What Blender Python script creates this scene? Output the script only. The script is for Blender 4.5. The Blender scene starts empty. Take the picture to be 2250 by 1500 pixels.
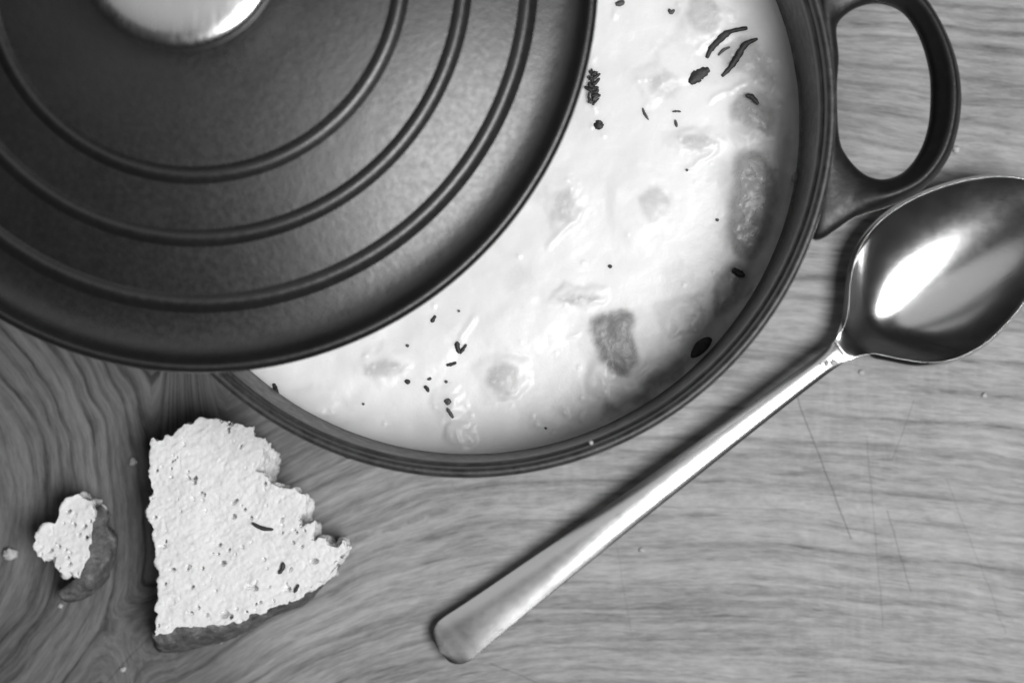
import bpy, bmesh, math, random
import numpy as np
from mathutils import Vector

random.seed(7)
rng = np.random.default_rng(7)
scene = bpy.context.scene
col = scene.collection

# ------------------------------------------------------------------ camera
H = 0.655            # camera height above the table (m)
FPX = 4025.0         # focal length in pixels of the 2250 px wide photograph
cd = bpy.data.cameras.new('camera')
cam = bpy.data.objects.new('camera', cd); col.objects.link(cam)
cam.location = (0, 0, H)
cd.sensor_width = 36.0
cd.lens = 36.0 * FPX / 2250.0
cd.clip_start = 0.01; cd.clip_end = 20
cd.dof.use_dof = True
cd.dof.focus_distance = 0.600
cd.dof.aperture_fstop = 6.8
scene.camera = cam

# ------------------------------------------------------------------ world and lamps
w = bpy.data.worlds.new('World'); scene.world = w; w.use_nodes = True
w.node_tree.nodes['Background'].inputs[0].default_value = (1, 1, 1, 1)
w.node_tree.nodes['Background'].inputs[1].default_value = 0.014

def area(name, loc, target, sx, sy, power):
    l = bpy.data.lights.new(name, 'AREA'); l.shape = 'ELLIPSE'; l.size = sx; l.size_y = sy; l.energy = power
    o = bpy.data.objects.new(name, l); col.objects.link(o); o.location = loc
    d = Vector(target) - Vector(loc)
    o.rotation_euler = d.to_track_quat('-Z', 'Y').to_euler()
    return o
area('window_light', (0.47, -0.225, 1.19), (0.03, -0.02, 0.05), 0.78, 0.62, 17.8)
area('ceiling_bounce_fill', (-0.50, 0.60, 2.3), (0, 0, 0), 1.9, 1.9, 3.8)  # added fill lamp for ceiling bounce, lifts the grey on knob and steel

vs = scene.view_settings
scene.display_settings.display_device = 'sRGB'
vs.view_transform = 'Standard'; vs.look = 'None'; vs.gamma = 1.0; vs.exposure = 0.0
vs.use_curve_mapping = False
scene.cycles.max_bounces = 8
scene.cycles.use_denoising = True

# ------------------------------------------------------------------ helpers
def P(px, py, z=0.0):
    """photograph position -> point of the place at height z"""
    s = (H - z) / FPX
    return ((px - 1125.0) * s, -(py - 750.0) * s, z)

def tag(o, label, cat, group=None):
    o['label'] = label; o['category'] = cat
    if group: o['group'] = group
    return o

def empty(name, loc=(0, 0, 0)):
    o = bpy.data.objects.new(name, None); col.objects.link(o); o.location = loc
    o.empty_display_size = 0.01
    return o

def obj(name, verts, faces, mat, parent=None, smooth=True):
    me = bpy.data.meshes.new(name)
    me.from_pydata([tuple(map(float, v)) for v in verts], [], [tuple(map(int, f)) for f in faces])
    me.update()
    if smooth:
        me.polygons.foreach_set('use_smooth', np.ones(len(me.polygons), dtype=bool))
    me.materials.append(mat)
    o = bpy.data.objects.new(name, me); col.objects.link(o)
    if parent is not None:
        o.parent = parent
    return o

def fix_normals(o):
    bm = bmesh.new(); bm.from_mesh(o.data)
    bmesh.ops.recalc_face_normals(bm, faces=bm.faces)
    bm.to_mesh(o.data); bm.free()

# value noise in numpy ------------------------------------------------
def _hash(ix, iy, iz, seed):
    n = (ix * 374761393 + iy * 668265263 + iz * 1274126177 + seed * 974634151).astype(np.int64)
    n = (n ^ (n >> 13)) * 1274126177
    n = n & 0x7fffffff
    n = (n ^ (n >> 16)) & 0xffff
    return n / 65535.0
def vnoise(x, y, z=None, seed=0):
    x = np.asarray(x, float); y = np.asarray(y, float)
    z = np.zeros_like(x) if z is None else np.asarray(z, float)
    ix, iy, iz = np.floor(x).astype(np.int64), np.floor(y).astype(np.int64), np.floor(z).astype(np.int64)
    fx, fy, fz = x - ix, y - iy, z - iz
    fx = fx*fx*(3-2*fx); fy = fy*fy*(3-2*fy); fz = fz*fz*(3-2*fz)
    r = 0
    for dx in (0, 1):
        for dy in (0, 1):
            for dz in (0, 1):
                wgt = (fx if dx else 1-fx) * (fy if dy else 1-fy) * (fz if dz else 1-fz)
                r = r + wgt * _hash(ix+dx, iy+dy, iz+dz, seed)
    return r * 2 - 1
def fbm(x, y, z=None, octv=4, seed=0):
    a, f, r = 1.0, 1.0, 0
    for k in range(octv):
        r = r + a * vnoise(x*f, y*f, None if z is None else z*f, seed + k*17)
        a *= 0.5; f *= 2.03
    return r
def worley(p, seed=0):
    """distance to the nearest feature point, p (n,3) in cell units"""
    c = np.floor(p).astype(np.int64); best = np.full(len(p), 9.0)
    for dx in (-1, 0, 1):
        for dy in (-1, 0, 1):
            for dz in (-1, 0, 1):
                i = c + np.array([dx, dy, dz])
                q = np.stack([_hash(i[:,0], i[:,1], i[:,2], seed+k) for k in (1, 2, 3)], 1) + i
                rad = 0.55 + 0.9*_hash(i[:,0], i[:,1], i[:,2], seed+9)
                best = np.minimum(best, np.linalg.norm(q - p, axis=1) / rad)
    return best
def sstep(a, b, x):
    t = np.clip((x - a) / (b - a), 0, 1); return t*t*(3-2*t)

def catmull(pts, n=8, closed=True):
    pts = [np.array(p, float) for p in pts]; N = len(pts); out = []
    rngi = range(N) if closed else range(N-1)
    for i in rngi:
        g = lambda k: pts[k % N] if closed else pts[min(max(k, 0), N-1)]
        p0, p1, p2, p3 = g(i-1), g(i), g(i+1), g(i+2)
        for k in range(n):
            t = k / n
            out.append(0.5*((2*p1) + (p2-p0)*t + (2*p0-5*p1+4*p2-p3)*t*t + (3*p1-p0-3*p2+p3)*t**3))
    if not closed: out.append(pts[-1])
    return np.array(out)

def lathe(name, prof, mat, parent, n=128, center=(0, 0)):
    verts, faces, m = [], [], len(prof)
    for j in range(n):
        a = 2*math.pi*j/n
        for r, z in prof:
            verts.append((center[0] + r*math.cos(a), center[1] + r*math.sin(a), z))
    for j in range(n):
        for k in range(m-1):
            a, b = j*m+k, ((j+1) % n)*m+k
            faces.append((a, b, b+1, a+1))
    o = obj(name, verts, faces, mat, parent)
    bm = bmesh.new(); bm.from_mesh(o.data)
    bmesh.ops.remove_doubles(bm, verts=bm.verts, dist=1e-6)
    bmesh.ops.recalc_face_normals(bm, faces=bm.faces)
    bm.to_mesh(o.data); bm.free()
    o.data.polygons.foreach_set('use_smooth', np.ones(len(o.data.polygons), dtype=bool))
    return o

# ------------------------------------------------------------------ materials
class NT:
    def __init__(s, name):
        s.m = bpy.data.materials.new(name); s.m.use_nodes = True
        s.t = s.m.node_tree; s.b = s.t.nodes['Principled BSDF']
    def n(s, typ, **kw):
        nd = s.t.nodes.new(typ)
        for k, v in kw.items():
            if k.startswith('_'): setattr(nd, k[1:], v)
            else: nd.inputs[k.replace('__', ' ')].default_value = v
        return nd
    def l(s, a, b): s.t.links.new(a, b)
    def set(s, **kw):
        for k, v in kw.items():
            k = k.replace('__', ' ')
            s.b.inputs[k].default_value = (v, v, v, 1) if k == 'Base Color' else v
        return s
    def coord(s): return s.n('ShaderNodeTexCoord').outputs['Object']
    def noise(s, scale, detail=4, rough=0.55, vec=None):
        nd = s.n('ShaderNodeTexNoise', Scale=scale, Detail=detail, Roughness=rough)
        s.l(vec if vec is not None else s.coord(), nd.inputs['Vector'])
        return nd.outputs['Fac']
    def ramp(s, fac, stops):
        nd = s.n('ShaderNodeValToRGB'); e = nd.color_ramp.elements
        while len(e) < len(stops): e.new(0.5)
        for i, (p, v) in enumerate(stops):
            e[i].position = p; e[i].color = (v, v, v, 1)
        s.l(fac, nd.inputs['Fac']); return nd.outputs['Color']
    def math(s, op, a, b=None, c=None):
        nd = s.n('ShaderNodeMath', _operation=op)
        for i, v in enumerate((a, b, c)):
            if v is None: continue
            if isinstance(v, (int, float)): nd.inputs[i].default_value = v
            else: s.l(v, nd.inputs[i])
        return nd.outputs[0]
    def bump(s, h, strength, dist, prev=None):
        nd = s.n('ShaderNodeBump', Strength=strength, Distance=dist)
        s.l(h, nd.inputs['Height'])
        if prev is not None: s.l(prev, nd.inputs['Normal'])
        s.l(nd.outputs['Normal'], s.b.inputs['Normal']); return nd.outputs['Normal']
    def base(s, c): s.l(c, s.b.inputs['Base Color'])
    def rough(s, c): s.l(c, s.b.inputs['Roughness'])

def tone_mat(name, lo, hi, scale, rough=0.4, bump=0.0, bscale=None, bdist=0.0005, **kw):
    t = NT(name)
    t.base(t.ramp(t.noise(scale, 5), [(0.3, lo), (0.7, hi)]))
    t.set(Roughness=rough, **kw)
    if bump: t.bump(t.noise(bscale or scale*2, 4), bump, bdist)
    return t.m

# satin black enamel on the outside and the lid
t = NT('satin_enamel')
t.base(t.ramp(t.noise(60, 3), [(0.3, 0.009), (0.7, 0.013)]))
t.set(Specular__IOR__Level=0.75)
t.rough(t.ramp(t.noise(520, 3, 0.6), [(0.32, 0.31), (0.68, 0.40)]))
b1 = t.bump(t.noise(430, 4, 0.65), 0.11, 0.0006)
t.bump(t.noise(95, 2, 0.5), 0.10, 0.0010, b1)
M_LID = t.m
t = NT('pot_enamel')
t.set(Specular__IOR__Level=0.42)
oz = t.n('ShaderNodeSeparateXYZ'); t.l(t.coord(), oz.inputs[0])
# dried tide line just above the soup
mr = t.n('ShaderNodeMapRange'); mr.inputs['From Min'].default_value = 0.0615; mr.inputs['From Max'].default_value = 0.0720
mr.inputs['To Min'].default_value = 0.75; mr.inputs['To Max'].default_value = 0.0; t.l(oz.outputs[2], mr.inputs['Value'])
res = t.math('MULTIPLY', t.ramp(t.math('MULTIPLY', t.noise(130, 6, 0.75), t.math('ADD', mr.outputs[0], 0.45)), [(0.47, 0.0), (0.62, 1.0)]), t.math('LESS_THAN', oz.outputs[2], 0.080))
mxc = t.n('ShaderNodeMix', _data_type='RGBA')
t.l(res, mxc.inputs[0]); t.l(t.ramp(t.noise(50, 3), [(0.3, 0.009), (0.7, 0.014)]), mxc.inputs[6]); mxc.inputs[7].default_value = (.16, .16, .16, 1)
t.base(mxc.outputs[2])
t.rough(t.ramp(t.noise(300, 4, 0.6), [(0.3, 0.34), (0.7, 0.52)]))
b1 = t.bump(t.noise(600, 4, 0.6), 0.18, 0.0005)
t.bump(t.noise(90, 2, 0.5), 0.12, 0.001, b1)
M_POT = t.m
t = NT('rim_enamel')
t.base(t.ramp(t.noise(220, 5, 0.7), [(0.35, 0.018), (0.65, 0.055)]))
t.set(Specular__IOR__Level=0.6, Roughness=0.42)
t.bump(t.noise(500, 4, 0.6), 0.25, 0.0005)
M_RIM = t.m
# polished steel of the spoon, brushed steel of the knob
t = NT('polished_steel')
t.set(Base__Color=0.78, Metallic=1.0)
t.rough(t.ramp(t.noise(140, 5, 0.7), [(0.3, 0.16), (0.7, 0.20)]))
mp = t.n('ShaderNodeMapping'); mp.inputs['Rotation'].default_value = (0, 0, math.radians(-37)); mp.inputs['Scale'].default_value = (0.06, 1, 1)
t.l(t.coord(), mp.inputs['Vector'])
t.bump(t.noise(1500, 2, 0.5, mp.outputs[0]), 0.05, 0.0002)
M_STEEL = t.m
t = NT('worn_steel')
t.set(Base__Color=0.80, Metallic=1.0)
t.rough(t.ramp(t.noise(160, 5, 0.7), [(0.3, 0.19), (0.7, 0.23)]))
mp = t.n('ShaderNodeMapping'); mp.inputs['Rotation'].default_value = (0, 0, math.radians(-37)); mp.inputs['Scale'].default_value = (0.06, 1, 1)
t.l(t.coord(), mp.inputs['Vector'])
t.bump(t.noise(1500, 2, 0.5, mp.outputs[0]), 0.03, 0.0002)
M_STEEL_WORN = t.m
t = NT('brushed_steel')
t.set(Base__Color=0.82, Metallic=1.0)
mp = t.n('ShaderNodeMapping'); mp.inputs['Scale'].default_value = (1.0, 0.05, 1.0)
t.l(t.coord(), mp.inputs['Vector'])
t.rough(t.ramp(t.noise(900, 3, 0.6, mp.outputs[0]), [(0.3, 0.20), (0.7, 0.28)]))
M_KNOB = t.m

# wood: the grain runs along the iso-lines of a field stored on the mesh
t = NT('wood')
at = t.n('ShaderNodeAttribute', _attribute_name='grain')
def gnoise(sc, st, scz, detail, rough, off=0.0):
    mp = t.n('ShaderNodeMapping'); mp.inputs['Scale'].default_value = (sc, st, scz); mp.inputs['Location'].default_value = (off, off*0.3, off)
    t.l(at.outputs['Vector'], mp.inputs['Vector'])
    nd = t.n('ShaderNodeTexNoise', Scale=1.0, Detail=detail, Roughness=rough)
    t.l(mp.outputs[0], nd.inputs['Vector']); return nd.outputs['Fac']
broad = t.ramp(gnoise(95, 3.0, 1.0, 2, 0.5), [(0.34, 0.0), (0.66, 1.0)])
lines = t.ramp(gnoise(200, 5, 2.0, 4, 0.62, 3.1), [(0.38, 0.0), (0.48, 0.6), (0.62, 1.0)])
dash = t.ramp(gnoise(430, 75, 2.0, 3, 0.65, 9.3), [(0.40, 0.0), (0.58, 1.0)])
fine = t.ramp(gnoise(1100, 150, 2.0, 3, 0.7, 7.7), [(0.40, 0.0), (0.60, 1.0)])
pore = t.ramp(gnoise(700, 60, 2.0, 2, 0.6, 17.7), [(0.57, 0.0), (0.66, 1.0)])
fleck = t.ramp(gnoise(60, 330, 3.0, 3, 0.65, 5.2), [(0.45, 0.0), (0.70, 1.0)])
patch = t.ramp(t.noise(16, 5, 0.65), [(0.32, 0.0), (0.68, 1.0)])
where = t.ramp(t.noise(11, 2, 0.5), [(0.48, 0.0), (0.62, 1.0)])
stain = t.ramp(t.noise(38, 6, 0.75), [(0.56, 0.0), (0.72, 1.0)])
sx = t.n('ShaderNodeSeparateXYZ'); t.l(at.outputs['Vector'], sx.inputs[0])
ph = t.math('MULTIPLY_ADD', sx.outputs[0], FPX/H/34.0, t.math('MULTIPLY', gnoise(28, 5, 1.0, 4, 0.55, 21.0), 3.2))
saw = t.math('FRACT', ph)
rings = t.ramp(saw, [(0.0, 0.25), (0.12, 0.0), (0.50, 0.15), (0.78, 0.9), (0.86, 1.0), (1.0, 0.25)])
rint = t.ramp(gnoise(95, 4.0, 1.0, 3, 0.5, 31.0), [(0.38, 0.10), (0.58, 1.0)])
rings = t.math('MULTIPLY', rings, rint)
v = t.math('MULTIPLY_ADD', broad, 0.065, 0.110)
v = t.math('MULTIPLY_ADD', lines, 0.105, v)
v = t.math('MULTIPLY_ADD', dash, 0.060, v)
v = t.math('MULTIPLY_ADD', fine, 0.060, v)
v = t.math('MULTIPLY_ADD', patch, 0.075, v)
v = t.math('MULTIPLY_ADD', t.math('MULTIPLY', fleck, where), 0.035, v)
v = t.math('SUBTRACT', v, t.math('MULTIPLY', pore, 0.055))
lv = t.n('ShaderNodeAttribute', _attribute_name='figure_shade')     # strongly figured heartwood by the knot, with light falloff to the left painted dark
fg_shade = lv.outputs['Fac']
v = t.math('SUBTRACT', v, t.math('MULTIPLY', rings, t.math('MULTIPLY_ADD', fg_shade, 0.085, 0.095)))
v = t.math('MULTIPLY', v, t.math('MULTIPLY_ADD', fg_shade, -0.52, 1.0))  # dimmer light towards the left, put into the wood colour
v = t.math('SUBTRACT', v, t.math('MULTIPLY', stain, 0.035))
# knife cuts
oc = t.n('ShaderNodeSeparateXYZ'); t.l(t.coord(), oc.inputs[0])
wob = t.math('MULTIPLY', t.math('SUBTRACT', t.noise(60, 2), 0.5), 0.0022)
cuts = None
for (x0, y0, x1, y1, wd, dp) in ((1745, 860, 1870, 1185, 0.00045, 0.45), (1905, 960, 1940, 1380, 0.0005, 0.22), (1700, 640, 1560, 760, 0.0004, 0.2),
                                 (455, 1255, 225, 1510, 0.0005, 0.3), (1075, 1455, 1250, 1530, 0.0004, 0.35), (2010, 880, 1960, 1010, 0.0004, 0.25),
                                 (1330, 1080, 1390, 1400, 0.0004, 0.15), (1950, 1120, 2000, 1300, 0.0005, 0.3), (2080, 1050, 2210, 1390, 0.0004, 0.2)):
    ax, ay, _ = P(x0, y0); bx_, by_, _ = P(x1, y1)
    L = math.hypot(bx_-ax, by_-ay); ux, uy = (bx_-ax)/L, (by_-ay)/L
    al = t.math('ADD', t.math('MULTIPLY', oc.outputs[0], ux), t.math('MULTIPLY_ADD', oc.outputs[1], uy, -(ax*ux + ay*uy)))
    ac = t.math('ADD', t.math('MULTIPLY', oc.outputs[0], -uy), t.math('MULTIPLY_ADD', oc.outputs[1], ux, (ax*uy - ay*ux)))
    ac = t.math('ABSOLUTE', t.math('ADD', ac, wob))
    mr = t.n('ShaderNodeMapRange'); mr.inputs['From Min'].default_value = 0; mr.inputs['From Max'].default_value = wd
    mr.inputs['To Min'].default_value = dp; mr.inputs['To Max'].default_value = 0; t.l(ac, mr.inputs['Value'])
    inside = t.math('MULTIPLY', t.math('GREATER_THAN', al, 0.0), t.math('LESS_THAN', al, L))
    c = t.math('MULTIPLY', mr.outputs[0], inside)
    cuts = c if cuts is None else t.math('MAXIMUM', cuts, c)
v = t.math('MULTIPLY', v, t.math('SUBTRACT', 1.0, cuts))
v = t.math('MAXIMUM', v, 0.03)
cmb = t.n('ShaderNodeCombineColor')
for i in range(3): t.l(v, cmb.inputs[i])
t.base(cmb.outputs[0])
t.set(Roughness=0.55, Specular__IOR__Level=0.35)
hb = t.math('SUBTRACT', t.math('MULTIPLY_ADD', lines, 0.6, fine), t.math('MULTIPLY', cuts, 3.0))
t.bump(hb, 0.22, 0.0004)
M_WOOD = t.m

# creamy soup, thinner and greyer where the broth has separated
t = NT('cream_soup')
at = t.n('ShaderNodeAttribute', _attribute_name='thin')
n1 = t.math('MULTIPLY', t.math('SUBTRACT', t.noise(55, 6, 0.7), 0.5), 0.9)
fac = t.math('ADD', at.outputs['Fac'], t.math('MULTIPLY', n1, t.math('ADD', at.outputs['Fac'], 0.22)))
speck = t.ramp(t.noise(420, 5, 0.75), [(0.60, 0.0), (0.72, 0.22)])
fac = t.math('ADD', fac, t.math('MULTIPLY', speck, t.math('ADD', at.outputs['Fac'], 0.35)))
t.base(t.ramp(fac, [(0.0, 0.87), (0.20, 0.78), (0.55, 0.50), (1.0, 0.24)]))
t.set(Roughness=0.32, Specular__IOR__Level=0.4)
t.b.inputs['Subsurface Weight'].default_value = 0.75
t.b.inputs['Subsurface Radius'].default_value = (1, 1, 1)
t.b.inputs['Subsurface Scale'].default_value = 0.006
b1 = t.bump(t.noise(300, 5, 0.7), 0.22, 0.0006)
t.bump(t.noise(1100, 3, 0.6), 0.10, 0.0003, b1)
# the thin film of broth over a sunken piece lets the piece show through
fl_ = t.n('ShaderNodeAttribute', _attribute_name='film')
tr_ = t.n('ShaderNodeBsdfTransparent'); mx_ = t.n('ShaderNodeMixShader')
out_ = [n_ for n_ in t.t.nodes if n_.type == 'OUTPUT_MATERIAL'][0]
ff = t.math('MULTIPLY', fl_.outputs['Fac'], t.ramp(t.noise(160, 5, 0.7), [(0.30, 0.62), (0.50, 1.0)]))
t.l(ff, mx_.inputs[0]); t.l(t.b.outputs[0], mx_.inputs[1]); t.l(tr_.outputs[0], mx_.inputs[2]); t.l(mx_.outputs[0], out_.inputs['Surface'])
M_SOUP = t.m
M_VEG_PALE = tone_mat('pale_vegetable', 0.46, 0.64, 160, 0.2, 0.4, 500)
M_VEG_GREY = tone_mat('grey_vegetable', 0.38, 0.60, 140, 0.22, 0.5, 600)
M_VEG_DARK = tone_mat('dark_vegetable', 0.10, 0.22, 150, 0.22, 0.5, 500)
M_CARROT = tone_mat('vegetable_slice', 0.13, 0.32, 170, 0.4, 0.6, 520)
M_HERB = tone_mat('dark_herb', 0.010, 0.05, 600, 0.6, 0.3, 900)
M_HERB2 = tone_mat('grey_herb', 0.04, 0.12, 600, 0.6, 0.3, 900)
M_DRIP = tone_mat('dried_soup', 0.16, 0.30, 500, 0.4, 0.3, 900)
# bread
t = NT('bread_crumb')
hgt = t.noise(700, 5, 0.7)
t.base(t.ramp(t.noise(420, 5, 0.7), [(0.25, 0.66), (0.45, 0.80), (0.7, 0.86)]))
t.set(Roughness=0.95, Specular__IOR__Level=0.1)
t.b.inputs['Subsurface Weight'].default_value = 0.0
t.b.inputs['Subsurface Radius'].default_value = (1, 1, 1)
t.b.inputs['Subsurface Scale'].default_value = 0.0015
t.bump(hgt, 0.5, 0.0006)
M_CRUMB = t.m
t = NT('bread_crust')
t.base(t.ramp(t.noise(230, 6, 0.7), [(0.3, 0.05), (0.55, 0.14), (0.75, 0.30)]))
t.set(Roughness=0.6, Specular__IOR__Level=0.3)
t.bump(t.noise(450, 5, 0.7), 0.7, 0.0012)
M_CRUST = t.m
M_SEED = tone_mat('dark_seed', 0.015, 0.04, 900, 0.5, 0.4, 1200)

# ------------------------------------------------------------------ the table
def build_table():
    x0, x1, y0, y1, st = -0.42, 0.42, -0.34, 0.40, 0.003
    xs = np.arange(x0, x1+st/2, st); ys = np.arange(y0, y1+st/2, st)
    X, Y = np.meshgrid(xs, ys); nx, ny = len(xs), len(ys)
    k = FPX / H
    px = 1125 + X*k; py = 750 - Y*k
    q = np.clip(px, 380, 1300)
    yy = py - (1300-q)**2*0.45/1200 - 0.00006*np.clip(px-1300, 0, 3000)**2
    yy = yy + 11*fbm(px/420, py/260, octv=3, seed=5) + 2.5*fbm(px/90, py/50, octv=2, seed=8)
    rx, yc = 380.0, 1091.0
    dray = np.where(px < rx, np.hypot(px-rx, (yy-yc)), np.abs(yy-yc))
    wob = 16*fbm(px/150, py/190, octv=3, seed=21)
    dk = np.hypot(px+400, (py-1130)) + wob
    sl = 700 - dk
    a0 = 330 - 130*sstep(1230, 1390, py)
    wt = sstep(0, 170, px - a0)
    s = dray*wt + sl*(1-wt)
    ang = np.arctan2(np.abs(yy-yc), np.minimum(px-rx, 1e-3))
    tr = np.where(px < rx, rx - 240*(ang-math.pi/2), px)
    tt = tr*wt + (py-900)*(1-wt)
    side = np.tanh((yy-yc)/45.0) * wt
    g = np.stack([s/k, tt/k, side*0.6], -1).reshape(-1, 3)
    fig_shade = sstep(860, 380, px + 60*fbm(px/200, py/200, octv=3, seed=77)).reshape(-1)
    top = np.stack([X, Y, np.zeros_like(X)], -1).reshape(-1, 3)
    idx = np.arange(nx*ny).reshape(ny, nx)
    f = np.stack([idx[:-1, :-1], idx[:-1, 1:], idx[1:, 1:], idx[1:, :-1]], -1).reshape(-1, 4)
    # skirt that gives the board its thickness
    border = list(idx[0, :]) + list(idx[1:, -1]) + list(idx[-1, -2::-1]) + list(idx[-2:0:-1, 0])
    nb = len(border); base = nx*ny
    low = top[border].copy(); low[:, 2] = -0.03
    sk = [(border[i], base+i, base+(i+1) % nb, border[(i+1) % nb]) for i in range(nb)]
    o = obj('table_top', np.vstack([top, low]), list(map(tuple, f)) + sk + [tuple(base+i for i in range(nb))[::-1]], M_WOOD)
    a = o.data.attributes.new('grain', 'FLOAT_VECTOR', 'POINT')
    a.data.foreach_set('vector', np.vstack([g, g[border]]).astype(np.float32).ravel())
    a = o.data.attributes.new('figure_shade', 'FLOAT', 'POINT')
    a.data.foreach_set('value', np.concatenate([fig_shade, fig_shade[border]]).astype(np.float32))
    o['kind'] = 'structure'
    return o
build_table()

# ------------------------------------------------------------------ the pot
ZR = 0.105
cx, cy, _ = P(1025, 235, ZR)
pot = tag(empty('casserole_pot', (cx, cy, 0)), 'black enamelled round casserole pot with loop handle, full of soup', 'pot')
lathe('body', [(0, .002), (.070, .002), (.088, .002), (.094, .004), (.100, .012), (.1045, .030), (.1072, .060), (.1082, .085), (.1086, .0965),
               (.1080, .0990), (.1070, .0985), (.1068, .095), (.1068, .060), (.1065, .030), (.1035, .015), (.096, .008), (.07, .007), (0, .007)], M_POT, pot, 192)
lathe('rim', [(.1084, .0945), (.1094, .0950), (.1106, .0965), (.1114, .0990), (.1116, .1015), (.1113, .1036), (.1106, .1047), (.1098, .1050), (.1090, .1046),
              (.1085, .1037), (.1082, .1024), (.1081, .1012), (.1079, .1008), (.1075, .1009), (.1071, .1004), (.10685, .0994), (.10675, .0975), (.1074, .0960), (.1084, .0945)], M_RIM, pot, 192)

def build_handle(rot):
    zc = 0.089
    def loc(px, py):
        x, y, _ = P(px, py, zc); return np.array([x-cx, y-cy])
    hole = [(1838, 200), (1842, 130), (1838, 62), (1862, 30), (1900, 12), (1940, 9), (1985, 28), (2020, 78), (2042, 150), (2046, 215), (2040, 280),
            (2020, 335), (1985, 378), (1940, 394), (1898, 382), (1862, 345), (1843, 300)]
    outer = [(1800, 200), (1796, 80), (1786, -50), (1800, -110), (1880, -70), (1960, -45), (2020, -15), (2065, 50), (2098, 130), (2110, 212), (2102, 290),
             (2078, 356), (2030, 414), (1960, 452), (1880, 478), (1786, 525), (1796, 380)]
    hi = catmull([loc(*p) for p in hole], 10); ou = catmull([loc(*p) for p in outer], 10)
    n = len(hi); prof = []
    m = 22
    for k in range(m):
        a = 2*math.pi*k/m
        u = 0.5 - 0.5*math.cos(a)              # 0 at the hole, 1 outside
        zz = math.copysign(abs(math.sin(a))**0.75, math.sin(a))
        prof.append((u, zz))
    verts = []
    for i in range(n):
        wid = np.linalg.norm(ou[i]-hi[i]); th = 0.0052
        near = math.exp(-max(0, hi[i][0]-0.121)/0.010)        # flat web next to the pot wall
        for (u, zz) in prof:
            p = hi[i]*(1-u) + ou[i]*u
            lift = 0.0035*math.exp(-((u-0.62)/0.22)**2)*(1-near) if zz > 0 else 0
            verts.append((p[0], p[1], zc + zz*th*(1-0.25*near) + lift))
    faces = []
    for i in range(n):
        for k in range(m):
            a, b = i*m, ((i+1) % n)*m; k2 = (k+1) % m
            faces.append((a+k, b+k, b+k2, a+k2))
    if rot:
        verts = [(-x, -y, z) for x, y, z in verts]
    o = obj('handle', verts, faces, M_POT, pot); fix_normals(o)
    return o
build_handle(False); build_handle(True)

# ------------------------------------------------------------------ the lid
LZ = 0.115
lx, ly, _ = P(438, -58, LZ)
lid = tag(empty('pot_lid', (lx, ly, 0.105)), 'round black enamelled lid with three raised rings, pushed aside on the pot', 'lid')
def dome(r): return 0.0240 - 0.0130*(r/0.097)**2          # above the rim, relative to z = .105
prof = [(0, dome(0))] + [(r, dome(r)) for r in np.linspace(.006, .097, 20)]
prof += [(.1000, .0101), (.1035, .0092), (.1070, .0086), (.1100, .0085), (.1125, .0089), (.1140, .0100), (.1150, .0109), (.1159, .0112), (.1168, .0108),
         (.1175, .0098), (.1178, .0085), (.1176, .0068), (.1168, .0058), (.1150, .0054), (.105, .0050), (.1035, .0045), (.1030, .0008), (.1022, .0002), (.1008, .0002),
         (.1000, .0010), (.0990, .0060), (.095, .0075), (.06, .0115), (.0, .0150)]
lathe('lid_body', prof, M_LID, lid, 192)
for r in (.0603, .0783, .0972):
    h = 0.0015; wd = 0.0034
    pr = [(r + wd*u, dome(min(r, .097)) + (-(r+wd*u-r)*2*0.0130*r/0.097**2) - 0.0004 + h*(math.cos(math.pi*u/1.15)*0.5+0.5)) for u in np.linspace(-1.15, 1.15, 13)]
    lathe('raised_ring', pr, M_LID, lid, 192)
KO = 0.0015
kn = lathe('knob', [(r, z+KO) for r, z in [(.0105, .030), (.0150, .0318), (.0215, .0340), (.0262, .0372), (.0280, .0400), (.0285, .0420), (.0284, .0436), (.0280, .0446), (.0272, .0454), (.0260, .0459), (.0235, .0465), (.016, .0473), (.008, .0477), (0, .0478)]], M_KNOB, lid, 128)
lathe('knob_stem', [(r, z+KO) for r, z in [(.0160, .0195), (.0155, .0218), (.0120, .0235), (.0100, .0265), (.0102, .0300), (.0125, .0312)]], M_KNOB, kn, 96)

# ------------------------------------------------------------------ the soup
SZ = 0.060
scx, scy = cx, cy
def soup_xy(px, py):
    x, y, _ = P(px, py, SZ); return x, y
KS = FPX/(H-SZ)      # px per metre at soup level
lumps = []           # (px,py,rx,ry,height,thin)
ridges = [((1508, 375), (1578, 332), 5, .0006), ((1200, 545), (1283, 462), 6, .0006), ((1012, 755), (1042, 690), 6, .0006), ((1555, 222), (1645, 180), 5, .0006),
          ((1530, 110), (1575, 75), 5, .0005), ((1290, 672), (1335, 655), 5, .0006), ((880, 815), (905, 805), 4, .0005), ((1245, 740), (1275, 734), 4, .0005),
          ((1100, 880), (1145, 862), 5, .0006), ((1400, 830), (1428, 790), 5, .0007), ((1690, 205), (1705, 180), 4, .0006), ((1640, 250), (1690, 290), 5, .0007),
          ((1000, 940), (1015, 975), 5, .0006), ((1310, 120), (1290, 220), 5, .0004), ((1355, 20), (1345, 40), 5, .0006), ((1275, 930), (1280, 900), 4, .0006),
          ((1230, 900), (1245, 915), 4, .0006), ((1470, 740), (1490, 725), 4, .0006), ((1320, 820), (1330, 850), 5, .0006)]
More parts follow.
